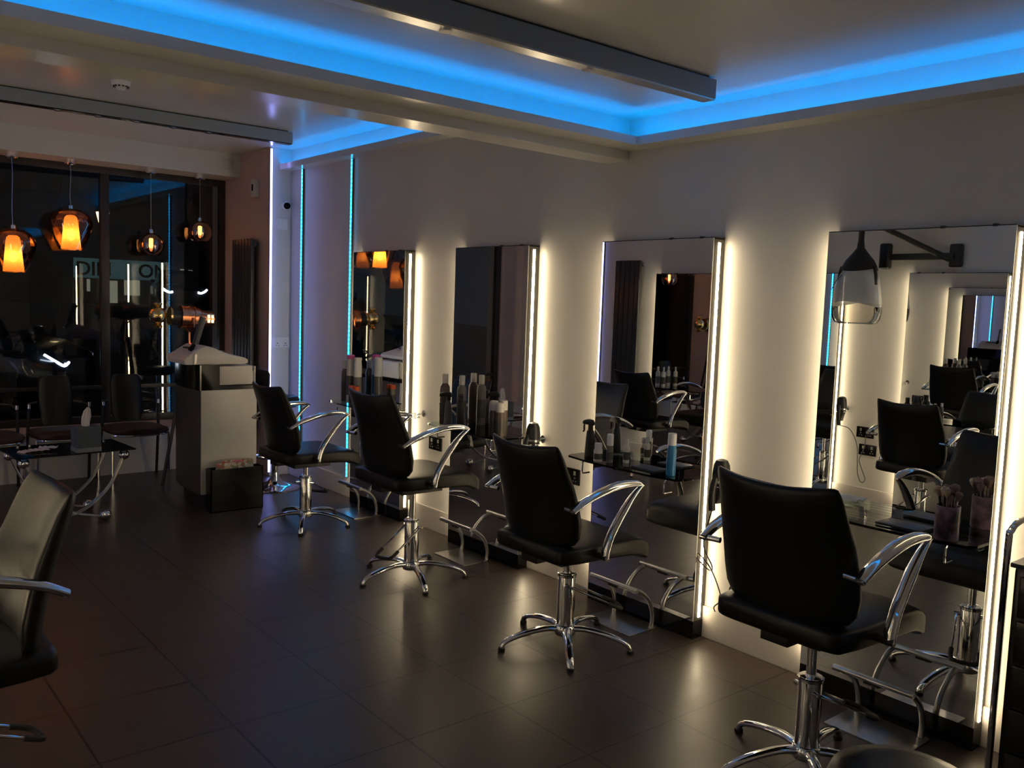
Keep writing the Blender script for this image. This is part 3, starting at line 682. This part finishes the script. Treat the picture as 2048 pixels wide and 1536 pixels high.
bm = nb(); lathe(bm, [(.012,1.05),(.010,1.16),(.009,1.225)], .03, 0); lathe(bm, [(.02,1.04),(.03,1.05),(.03,1.075),(.014,1.09)], .03, 0); obj('stand_head', bm, COPPER, t)
for k in range(3):
    a = R(200+120*k); bm = nb(); tube(bm, [(.03+.02*math.cos(a),.02*math.sin(a),1.06),(.03+.26*math.cos(a),.26*math.sin(a),0)], .014, n=10); obj('leg', bm, BLACKM, t)

# ------------------------------------------------------------------ dryers, holders
def ring_holder(x, y, z, label, face):
    t = thing('dryer_holder', label, 'dryer holder', (x,y,z), PI if face == '-x' else 0, 'chrome hairdryer rings beside the mirrors')
    bm = nb(); tube(bm, [(0,0,0),(.012,0,0)], .022, n=20, up=(0,0,1)); obj('wall_rosette', bm, CHROME, t)
    bm = nb(); tube(bm, [(.01,0,0),(.05,0,0)], .006, n=8); obj('holder_arm', bm, CHROME, t)
    for z_ in (0, -.02):
        bm = nb(); tube(bm, [(.085+.038*math.cos(a),.038*math.sin(a),z_) for a in [2*PI*i/24 for i in range(25)]], .0035, n=6, up=(0,0,1), cap=False); obj('ring', bm, CHROME, t)
    return t
def dryer(x, y, z, face, label, cord):
    t = thing('hair_dryer', label, 'hair dryer', (x,y,z), PI if face == '-x' else 0, 'black hairdryers hung beside the mirrors')
    bm = nb(); lathe(bm, [(.010,.096),(.026,.090),(.036,.070),(.041,.03),(.041,.0),(.036,-.03),(.028,-.055),(.024,-.060)], .085, 0, 28); obj('barrel', bm, BLACKM, t)
    bm = nb(); lathe(bm, [(.0415,-.012),(.0425,-.009),(.0425,-.003),(.0415,0)], .085, 0, 28); obj('rear_grille', bm, STEEL, t)
    RR = [[Vector((.085+a*1.0, c, zz)) for a, c in srect(w, d, 20, 3)] for zz, w, d in ((-.058,.025,.025),(-.085,.028,.016),(-.105,.034,.007))]
    obj('nozzle', rings(nb(), RR), BLACKM, t)
    bm = nb(); tube(bm, curve([(.105,0,.035),(.128,-.004,-.01),(.134,-.008,-.07),(.126,-.010,-.135)],5), .014, .017, n=12); obj('handle', bm, BLACKM, t)
    bm = nb(); tube(bm, curve(cord, 6), .0032, n=6); obj('cord', bm, BLACKM, t)
    return t
H0 = 'chrome hairdryer ring'
ring_holder(WX, 4.92, .775, 'empty chrome ring right of the farthest mirror', '-x')
ring_holder(WX, 3.70, .775, 'chrome ring holding the dryer right of the second mirror', '-x')
ring_holder(WX, 2.40, .775, 'chrome ring holding the dryer with the looped cord', '-x')
dryer(WX, 3.70, .782, '-x', 'black hair dryer hanging behind the middle chair backrest', [(.126,-.010,-.135),(.11,-.06,-.22),(.07,0,-.34),(.05,.04,-.28),(.04,.08,-.2)])
dryer(WX, 2.40, .782, '-x', 'black hair dryer left of the nearest chair, knotted cord below', [(.126,-.010,-.135),(.12,-.05,-.30),(.09,-.02,-.40),(.05,-.06,-.44),(.07,-.11,-.40),(.10,-.09,-.36),(.09,-.03,-.41),(.06,.0,-.50),(.05,.01,-.56),(.055,-.02,-.60),(.06,-.01,-.62)])
for y, l in ((3.76,'reflected'),(2.50,'')):
    ring_holder(OX, y, .775, 'chrome ring on the opposite wall at the %s' % ('plugged-in dryer' if l else 'hood dryer side'), '+x')
dryer(OX, 3.76, .782, '+x', 'black hair dryer on the opposite wall with cord plugged in', [(.126,-.010,-.135),(.11,-.10,-.16),(.06,-.14,-.28),(.05,-.15,-.42),(.05,-.16,-.52),(.06,-.20,-.58),(.06,-.23,-.55),(.05,-.19,-.47),(.04,-.16,-.40),(.03,-.19,-.30),(.02,-.19,-.20)])

# ------------------------------------------------------------------ hood dryer (opposite side, mirrored in the nearest mirror)
t = thing('hood_dryer', 'wall-mounted hood dryer on a black swing arm, seen in the nearest mirror', 'hood dryer', (OX, 2.97, 2.0))
obj('wall_plate', box(nb(), 0, .05, -.045, .045, -.085, .085, .02, 3), BLACKM, t)
obj('lower_arm', box(nb(), .035, .075, .0, .53, -.030, .018, .006), BLACKM, t)
obj('arm_joint', box(nb(), .03, .10, .48, .56, -.10, .10, .025, 3), BLACKM, t)
bm = nb(); tube(bm, [(.06,.03,-.03),(.12,.22,.07),(.22,.46,.20),(.30,.60,.26)], .018, .022, n=12); obj('upper_arm', bm, BLACKM, t)
bm = nb(); tube(bm, [(.30,.60,.27),(.30,.60,.10)], .022, n=14); obj('hanging_stem', bm, BLACKM, t)
cx_, cy_ = .30, .60
RR = []   # forked black yoke
for z, rx, ry in ((.11,.022,.022),(.05,.03,.03),(.0,.06,.07),(-.04,.09,.105),(-.075,.112,.13),(-.10,.120,.14)):
    RR.append([Vector((cx_+rx*math.cos(a), cy_+ry*math.sin(a), z - (.03*abs(math.cos(a)) if z < -.05 else 0))) for a in [2*PI*i/32 for i in range(32)]])
obj('hood_yoke', rings(nb(), RR, cap=False), BLACKM, t)
for s in (-1, 1):
    bm = nb(); tube(bm, curve([(cx_+.02, cy_+s*.132, -.09),(cx_+.02, cy_+s*.150, -.16),(cx_+.02, cy_+s*.155, -.23)],4), .020, .010, n=10, up=(1,0,0), taper=None); obj('yoke_arm', bm, BLACKM, t)
RR = []
for z, r1 in ((-.10,.08),(-.12,.115),(-.18,.145),(-.25,.158),(-.33,.170),(-.38,.174)):
    RR.append([Vector((cx_+r1*math.cos(a), cy_+r1*1.05*math.sin(a), z+ (.02*math.cos(2*a) if z < -.3 else 0))) for a in [2*PI*i/32 for i in range(32)]])
obj('hood_shell', rings(nb(), RR, cap=False), HOODP, t)
RR = []
for z, r1 in ((-.37,.175),(-.43,.178),(-.49,.168),(-.52,.150),(-.53,.120)):
    RR.append([Vector((cx_+r1*math.cos(a), cy_+r1*1.05*math.sin(a), z)) for a in [2*PI*i/32 for i in range(32)]])
obj('clear_visor', rings(nb(), RR, cap=False), CLEAR, t)
bm = nb(); tube(bm, curve([(cx_+.08,cy_+.05,-.12),(cx_+.14,cy_+.10,-.20),(cx_+.12,cy_+.15,-.27)],5), .003, n=6); obj('cable', bm, BLACKM, t)

# ------------------------------------------------------------------ bottles and shelf items
ZS = .7825
def bottle(x, y, r, h, body, cap, label, capr=.8, caph=.2, name='bottle', shoulder=.85, group=None, rz=0):
    t = thing(name, label, 'bottle' if name != 'spray_can' else 'spray can', (x,y,ZS), rz, group)
    hb = h*(1-caph)
    bm = nb(); lathe(bm, [(0,0),(r*.94,0),(r,.004),(r,hb*shoulder),(r*.93,hb*(shoulder+.06)),(r*capr*.9,hb*.99),(r*capr*.85,hb)], n=24); obj('container', bm, body, t)
    bm = nb(); lathe(bm, [(r*capr*.86,hb-.001),(r*capr,hb),(r*capr,h-.004),(r*capr*.9,h),(0,h)], n=24); obj('cap', bm, cap, t)
    if body is BOTB: return t
    bm = nb(); lathe(bm, [(r+.0006,hb*.18),(r+.0006,hb*.62)], n=24, cap=False); obj('printed_band', bm, SIDEM if body is not WHITEP else GREYB, t)
    return t
def spray(x, y, r, h, label, rz=0, body=None):
    t = thing('spray_bottle', label, 'spray bottle', (x,y,ZS), rz)
    k = h/.19; bm = nb(); lathe(bm, [(0,0),(r,0),(r*1.02,.006),(r*.86,.085*k),(r*.72,.125*k),(r*.5,.132*k),(r*.45,.148*k)], n=22); obj('container', bm, body or BLACKM, t)
    bm = nb(); RR = []
    for x_, zc, hh, hw in ((-.018,.166,.010,.010),(-.010,.170,.015,.013),(.010,.172,.016,.013),(.035,.170,.012,.010),(.048,.166,.009,.008)): RR.append([Vector((x_*k, a*k, (zc+c)*k)) for a, c in srect(hw, hh, 16, 3)])
    rings(bm, RR); lathe(bm, [(.013*k,.140*k),(.013*k,.16*k)], n=14); obj('trigger_head', bm, BLACKM, t)
    bm = nb(); tube(bm, curve([(.036*k,0,.165*k),(.044*k,0,.150*k),(.043*k,0,.130*k),(.048*k,0,.118*k)],4), .006, .004, n=8); obj('trigger', bm, BRONZE, t)
    return t
# shelf of the mirror with the blue bottle
spray(3.130, 3.150, .027, .190, 'black trigger spray bottle at the left end of the shelf with the blue bottle', R(95))
bottle(3.055, 3.015, .022, .090, CLEARP, CLEARP, 'squat frosted jar beside the black spray bottle', .85, .28, 'jar')
bottle(3.085, 2.965, .016, .140, GREYB, WHITEP, 'slim grey tube with white cap beside the squat jar', 1.0, .40)
bottle(3.150, 2.915, .016, .118, CLEARP, CLEARP, 'small clear bottle standing against the mirror glass', .6, .25)
bottle(3.100, 2.590, .022, .195, BOTB, WHITEP, 'blue bottle with white cap on the shelf right of the sprays', .9, .28)
o = tag(obj('tray', box(nb(), -.05, .05, -.075, .075, 0, .008, .003), ANTH, None), 'small dark rectangular pad on the shelf beside the blue bottle', 'tray'); o.location = (3.13, 2.745, ZS)
# second mirror from window
bottle(3.115, 4.420, .031, .310, BRONZE, CLEARP, 'tall brown hairspray can with frosted cap, leftmost on its shelf', .62, .18, 'spray_can', .86, 'hairspray cans')
bottle(3.150, 4.290, .029, .310, GREYB, CLEARP, 'tall grey hairspray can next to the leftmost brown can', .62, .18, 'spray_can', .86, 'hairspray cans')
spray(3.080, 4.330, .025, .215, 'dark trigger spray bottle with clear nozzle before the tall cans', R(140), GREYB)
spray(3.090, 4.215, .024, .215, 'black spray bottle with pale trigger, right of the tall cans', R(60))
for i, (x, y, h) in enumerate(((3.10,3.905,.200),(3.135,3.865,.205),(3.095,3.845,.195))):
    bottle(x, y, .026, h, BRONZE, CLEARP, ('brown can with frosted cap, left of the trio at the shelf end','brown can with frosted cap, at the back of the trio at the shelf end','brown can with frosted cap, right of the trio at the shelf end')[i], .95, .28, 'spray_can', .97, 'hairspray cans')
# farthest mirror
bottle(3.125, 5.700, .027, .300, BRONZE, CLEARP, 'dark brown can at the left end of the farthest shelf', .7, .2, 'spray_can')
bottle(3.120, 5.610, .030, .345, CLEARP, PINKP, 'tall white tube with a pink cap on the farthest shelf', .95, .08)
bottle(3.140, 5.545, .030, .330, WHITEP, WHITEP, 'tall plain white tube beside the pink-capped one', .95, .06)
bottle(3.070, 5.500, .022, .135, GREYB, ORANGE, 'short bottle with an orange cap on the farthest shelf, left one', 1.05, .22, group='short bottles with orange caps')
bottle(3.075, 5.445, .022, .135, GREYB, ORANGE, 'short bottle with an orange cap on the farthest shelf, right one', 1.05, .22, group='short bottles with orange caps')
# opposite shelves (seen in mirrors)
bottle(-.06, 5.66, .022, .19, WHITEP, WHITEP, 'white pump bottle on the opposite shelf nearest the window, left', .5, .2)
bottle(-.05, 5.58, .022, .19, CLEARP, WHITEP, 'clear bottle with pointed cap on the opposite shelf nearest the window', .4, .2)
for i, (x, y, r_, h, m1, m2) in enumerate(((-.05,4.45,.022,.15,BLACKM,BLACKM),(-.06,4.38,.028,.17,BLACKM,BLACKM),(-.05,4.30,.014,.11,GREYB,WHITEP),(-.05,4.24,.014,.12,GREYB,WHITEP),(-.05,3.18,.022,.15,BLACKM,BLACKM),(-.06,3.12,.028,.17,BLACKM,BLACKM),(-.05,3.05,.014,.11,GREYB,WHITEP),(-.05,3.00,.014,.12,GREYB,WHITEP))):
    wh = 'second opposite shelf from the window' if i < 4 else 'opposite shelf below the hood bracket'
    bottle(x, y, r_, h, m1, m2, ('slim black bottle','stout black bottle','small white-capped bottle, the shorter,','small white-capped bottle, the taller,')[i % 4]+' on the '+wh, .7, .22)
# nearest shelf: brush pot, cloth, dark pad, tray
t = thing('brush_pot', 'marbled mauve pot full of makeup brushes on the nearest shelf', 'brush pot', (3.080, 1.335, ZS))
bm = nb(); lathe(bm, [(0,0),(.038,0),(.040,.003),(.0405,.118),(.037,.118),(.036,.01),(0,.008)], n=28); obj('pot', bm, POTM, t)
random.seed(3); BR = []
for i in range(16):
    a = random.uniform(0, 2*PI); rr = random.uniform(.0,.025); l = random.uniform(.150,.195); dx, dy = math.cos(a)*rr, math.sin(a)*rr
    b_ = thing('makeup_brush', ('', )[0], 'makeup brush', (3.080+dx*.6, 1.335+dy*.6, ZS+.010), 0, 'makeup brushes in the mauve pot')
    tilt = Vector((dx*1.1, dy*1.1, l))
    bm = nb(); tube(bm, [(0,0,0), tuple(tilt*.8)], .0028, n=6); obj('handle', bm, BLACKM if i % 2 else STEEL, b_)
    rr2 = (.007,.010,.013,.016)[i % 4]; c0 = tilt*.78; c1_ = tilt*.78+tilt.normalized()*(.020+rr2)
    bm = nb(); tube(bm, [tuple(c0), tuple(c0.lerp(c1_,.35)), tuple(c0.lerp(c1_,.7)), tuple(c0.lerp(c1_,.92)), tuple(c1_)], rr2, n=12, taper=[.35,.8,1.,.75,.2]); obj('bristles', bm, BRISTLE if i % 3 else BRISTLE2, b_)
    BR.append(b_); b_['label'] = 'makeup brush standing in the marbled mauve pot on the nearest shelf'
o = tag(obj('tray', box(nb(), -.055, .055, -.085, .085, 0, .009, .003), ANTH, None), 'dark rectangular pad on the nearest shelf left of the brush pot', 'tray'); o.location = (3.12, 1.50, ZS)
bm = nb(); N = 12
V = [[bm.verts.new((-.06+.12*a/N, -.06+.12*c/N, .010+.004*math.sin(a*1.1+c*.7)*math.cos(c*.9)+.014*math.exp(-((a-6)**2+(c-6)**2)/10))) for c in range(N+1)] for a in range(N+1)]
for a in range(N):
    for c in range(N): bm.faces.new((V[a][c], V[a+1][c], V[a+1][c+1], V[a][c+1]))
g = bmesh.ops.extrude_face_region(bm, geom=list(bm.faces))
for v in g['geom']:
    if isinstance(v, bmesh.types.BMVert): v.co.z -= .003
o = tag(obj('plastic_bag', bm, CLEARP, None), 'crumpled pale plastic packet at the left end of the nearest shelf', 'bag'); o.location = (3.10, 1.86, ZS+.002)

# ------------------------------------------------------------------ stool and trolley at the lower right
t = thing('cutting_stool', 'round black stool cushion at the bottom edge, right of the nearest chair base', 'stool', (1.97,.900,0))
RR = []
for z, r_ in ((.40,.12),(.405,.158),(.42,.172),(.45,.175),(.475,.165),(.487,.12),(.490,.05)): RR.append([Vector((r_*math.cos(a), r_*math.sin(a), z)) for a in [2*PI*i/36 for i in range(36)]])
obj('cushion', rings(nb(), RR), LEATHER, t, angle=60)
bm = nb(); lathe(bm, [(.03,.05),(.03,.25),(.016,.255),(.016,.405)]); obj('column', bm, CHROME, t)
for k in range(5):
    a = R(72*k+10); bm = nb(); tube(bm, [(.02*math.cos(a),.02*math.sin(a),.075),(.22*math.cos(a),.22*math.sin(a),.055)], .014, n=8); lg = obj('leg', bm, CHROME, t)
    bm = nb(); tube(bm, [(.22*math.cos(a)-.012,.22*math.sin(a),.026),(.22*math.cos(a)+.012,.22*math.sin(a),.026)], .026, n=16); obj('castor', bm, BLACKM, lg)
t = thing('salon_trolley', 'black drawer trolley with looped chrome handle at the right edge', 'trolley', (3.02,.855,0))
bm = nb(); box(bm, -.17, .17, -.17, .17, .07, .80, .01); obj('cabinet', bm, BLACKG, t)
for i in range(5):
    z = .10+.138*i; dr = obj('drawer', box(nb(), -.182, -.172, -.15, .15, z, z+.125, .004), BLACKG, t)
    obj('drawer_handle', box(nb(), -.190, -.181, -.05, .05, z+.09, z+.10, .002), CHROME, dr)
obj('top_tray', box(nb(), -.18, .18, -.18, .18, .80, .815, .004), BLACKM, t)
for sx in (-1,1):
    bm = nb(); tube(bm, curve([(sx*.165,.196,.06),(sx*.165,.196,.5),(sx*.165,.196,.86),(sx*.150,.196,.905),(sx*.10,.196,.925),(0,.196,.93)],6), .010, n=10); obj('side_tube', bm, CHROME, t)
    for sy in (-1,1):
        bm = nb(); tube(bm, [(sx*.14-.012,sy*.14,.03),(sx*.14+.012,sy*.14,.03)], .03, n=18); obj('castor', bm, BLACKM, t)
        bm = nb(); tube(bm, [(sx*.14,sy*.14,.03),(sx*.14,sy*.14,.07)], .008, n=8); obj('castor_stem', bm, STEEL, t)

# ------------------------------------------------------------------ night street outside
DARK = mat('dark_street', (.03,.03,.032), .7, var=.2, bscale=2); FACADE = mat('dark_render_facade', (.05,.052,.055), .8, var=.15, bscale=1.5)
struct('ground', prism(nb(), [(8.3,-.5),(8.3,-.2),(14,.30),(29,.85),(48,.85),(48,-.5)], 'x', -12, 30), DARK)
t = thing('shop_building', 'dark building across the street with a teal lettered shop sign', 'building', (0,40,.85))
obj('facade', box(nb(), -10, 30, .04, .8, -.2, 13), FACADE, t, smooth=False)
fs = obj('fascia_sign', box(nb(), 9.2, 13.0, -.06, .04, 1.08, 1.90, .01), SIGNL, t)
obj('sign_border', box(nb(), 9.1, 13.1, -.05, .04, 1.90, 1.98), FACADE, t)
def text(s, x, z, size, m, parent, y=-.075, nm='lettering'):
    cu_ = bpy.data.curves.new(nm, 'FONT'); cu_.body = s; cu_.size = size; cu_.extrude = .012; cu_.offset = .014
    tmp = bpy.data.objects.new(nm, cu_); me = bpy.data.meshes.new_from_object(tmp); bpy.data.objects.remove(tmp); bpy.data.curves.remove(cu_)
    me.materials.clear(); me.materials.append(m)
    o = bpy.data.objects.new(nm, me); COL.objects.link(o); o.parent = parent; o.location = (x, y, z); o.rotation_euler = (PI/2, 0, 0); return o
text('DIN', 9.25, 1.20, .80, BLACKM, fs); text('ON', 11.75, 1.20, .80, BLACKM, fs)
for x0, x1, z0, z1 in ((10.56,10.92,.05,1.0),(11.2,11.84,.40,1.05),(9.71,9.83,.52,1.03),(13.59,13.74,.89,1.64),(13.95,14.12,.88,1.61)):
    f = obj('lit_window', box(nb(), x0, x1, -.02, .04, z0, z1), LITWIN, t, smooth=False)
    if z1 > 1.5: obj('glazing_bar', box(nb(), x0, x1, -.03, -.02, (z0+z1)/2-.02, (z0+z1)/2+.02), BLACKM, f)
t = thing('street_lamp', 'glowing street lamp lantern beyond the window mullion', 'street lamp', (5.02,19.4,.48))
bm = nb(); lathe(bm, [(.09,0),(.07,.3),(.04,1.2),(.035,2.30)]); obj('post', bm, BLACKM, t)
bm = nb(); lathe(bm, [(.06,2.31),(.13,2.59),(.10,2.61)], n=8); obj('lantern', bm, STREETL, t)
bm = nb(); lathe(bm, [(.15,2.60),(.14,2.64),(.04,2.76),(0,2.80)], n=8); obj('lantern_cap', bm, BLACKM, t)
def car(loc, rz, label, col, lights=(-1,1), rad=.016):
    t = thing('car', label, 'car', loc, rz, 'parked cars in the dark street'); cm = mat('car_paint', col, .25, .3, coat=.5)
    RR = []
    for y, hw, zt in ((-2.05,.55,.62),(-2.0,.75,.70),(-1.7,.84,.84),(-.9,.87,.95),(.9,.88,.98),(1.8,.84,.98),(2.05,.75,.90),(2.1,.55,.75)):
        RR.append([Vector((a, y, .22+(zt-.22)/2+c)) for a, c in srect(hw, (zt-.22)/2, 28, 4.5)])
    obj('body', rings(nb(), RR), cm, t, angle=50)
    RR = []
    for z, hw, y0, y1 in ((.93,.74,-.95,1.75),(1.2,.68,-.55,1.45),(1.38,.58,-.25,1.15),(1.43,.50,-.1,1.0)):
        RR.append([Vector((a, (y0+y1)/2+c, z)) for a, c in srect(hw, (y1-y0)/2, 28, 5)])
    obj('cabin', rings(nb(), RR), BLACKG, t, angle=50)
    for sx in (-1,1):
        for y in (-1.3,1.3):
            bm = nb(); tube(bm, [(sx*.72,y,.31),(sx*.88,y,.31)], .31, n=24, up=(0,0,1)); obj('wheel', bm, RUBBER, t)
        if sx not in lights: continue
        bm = nb(); tube(bm, curve([(sx*.42,-2.06,.63),(sx*.52,-2.045,.60),(sx*.66,-2.0,.66),(sx*.74,-1.92,.73)],5), rad, n=8); obj('headlight', bm, HEADL, t)
        obj('wing_mirror', sphere(nb(), (sx*.95,-.6,1.0), .08, 12, 8, .7), cm, t)
    return t
car((.75,11.75,.10), R(60), 'dark parked car with a glowing headlight outside at the left', (.02,.025,.035), (-1,), .013)
car((11.3,33.5,.86), R(-12), 'dark car with bright headlights across the street', (.03,.03,.035), rad=.035)
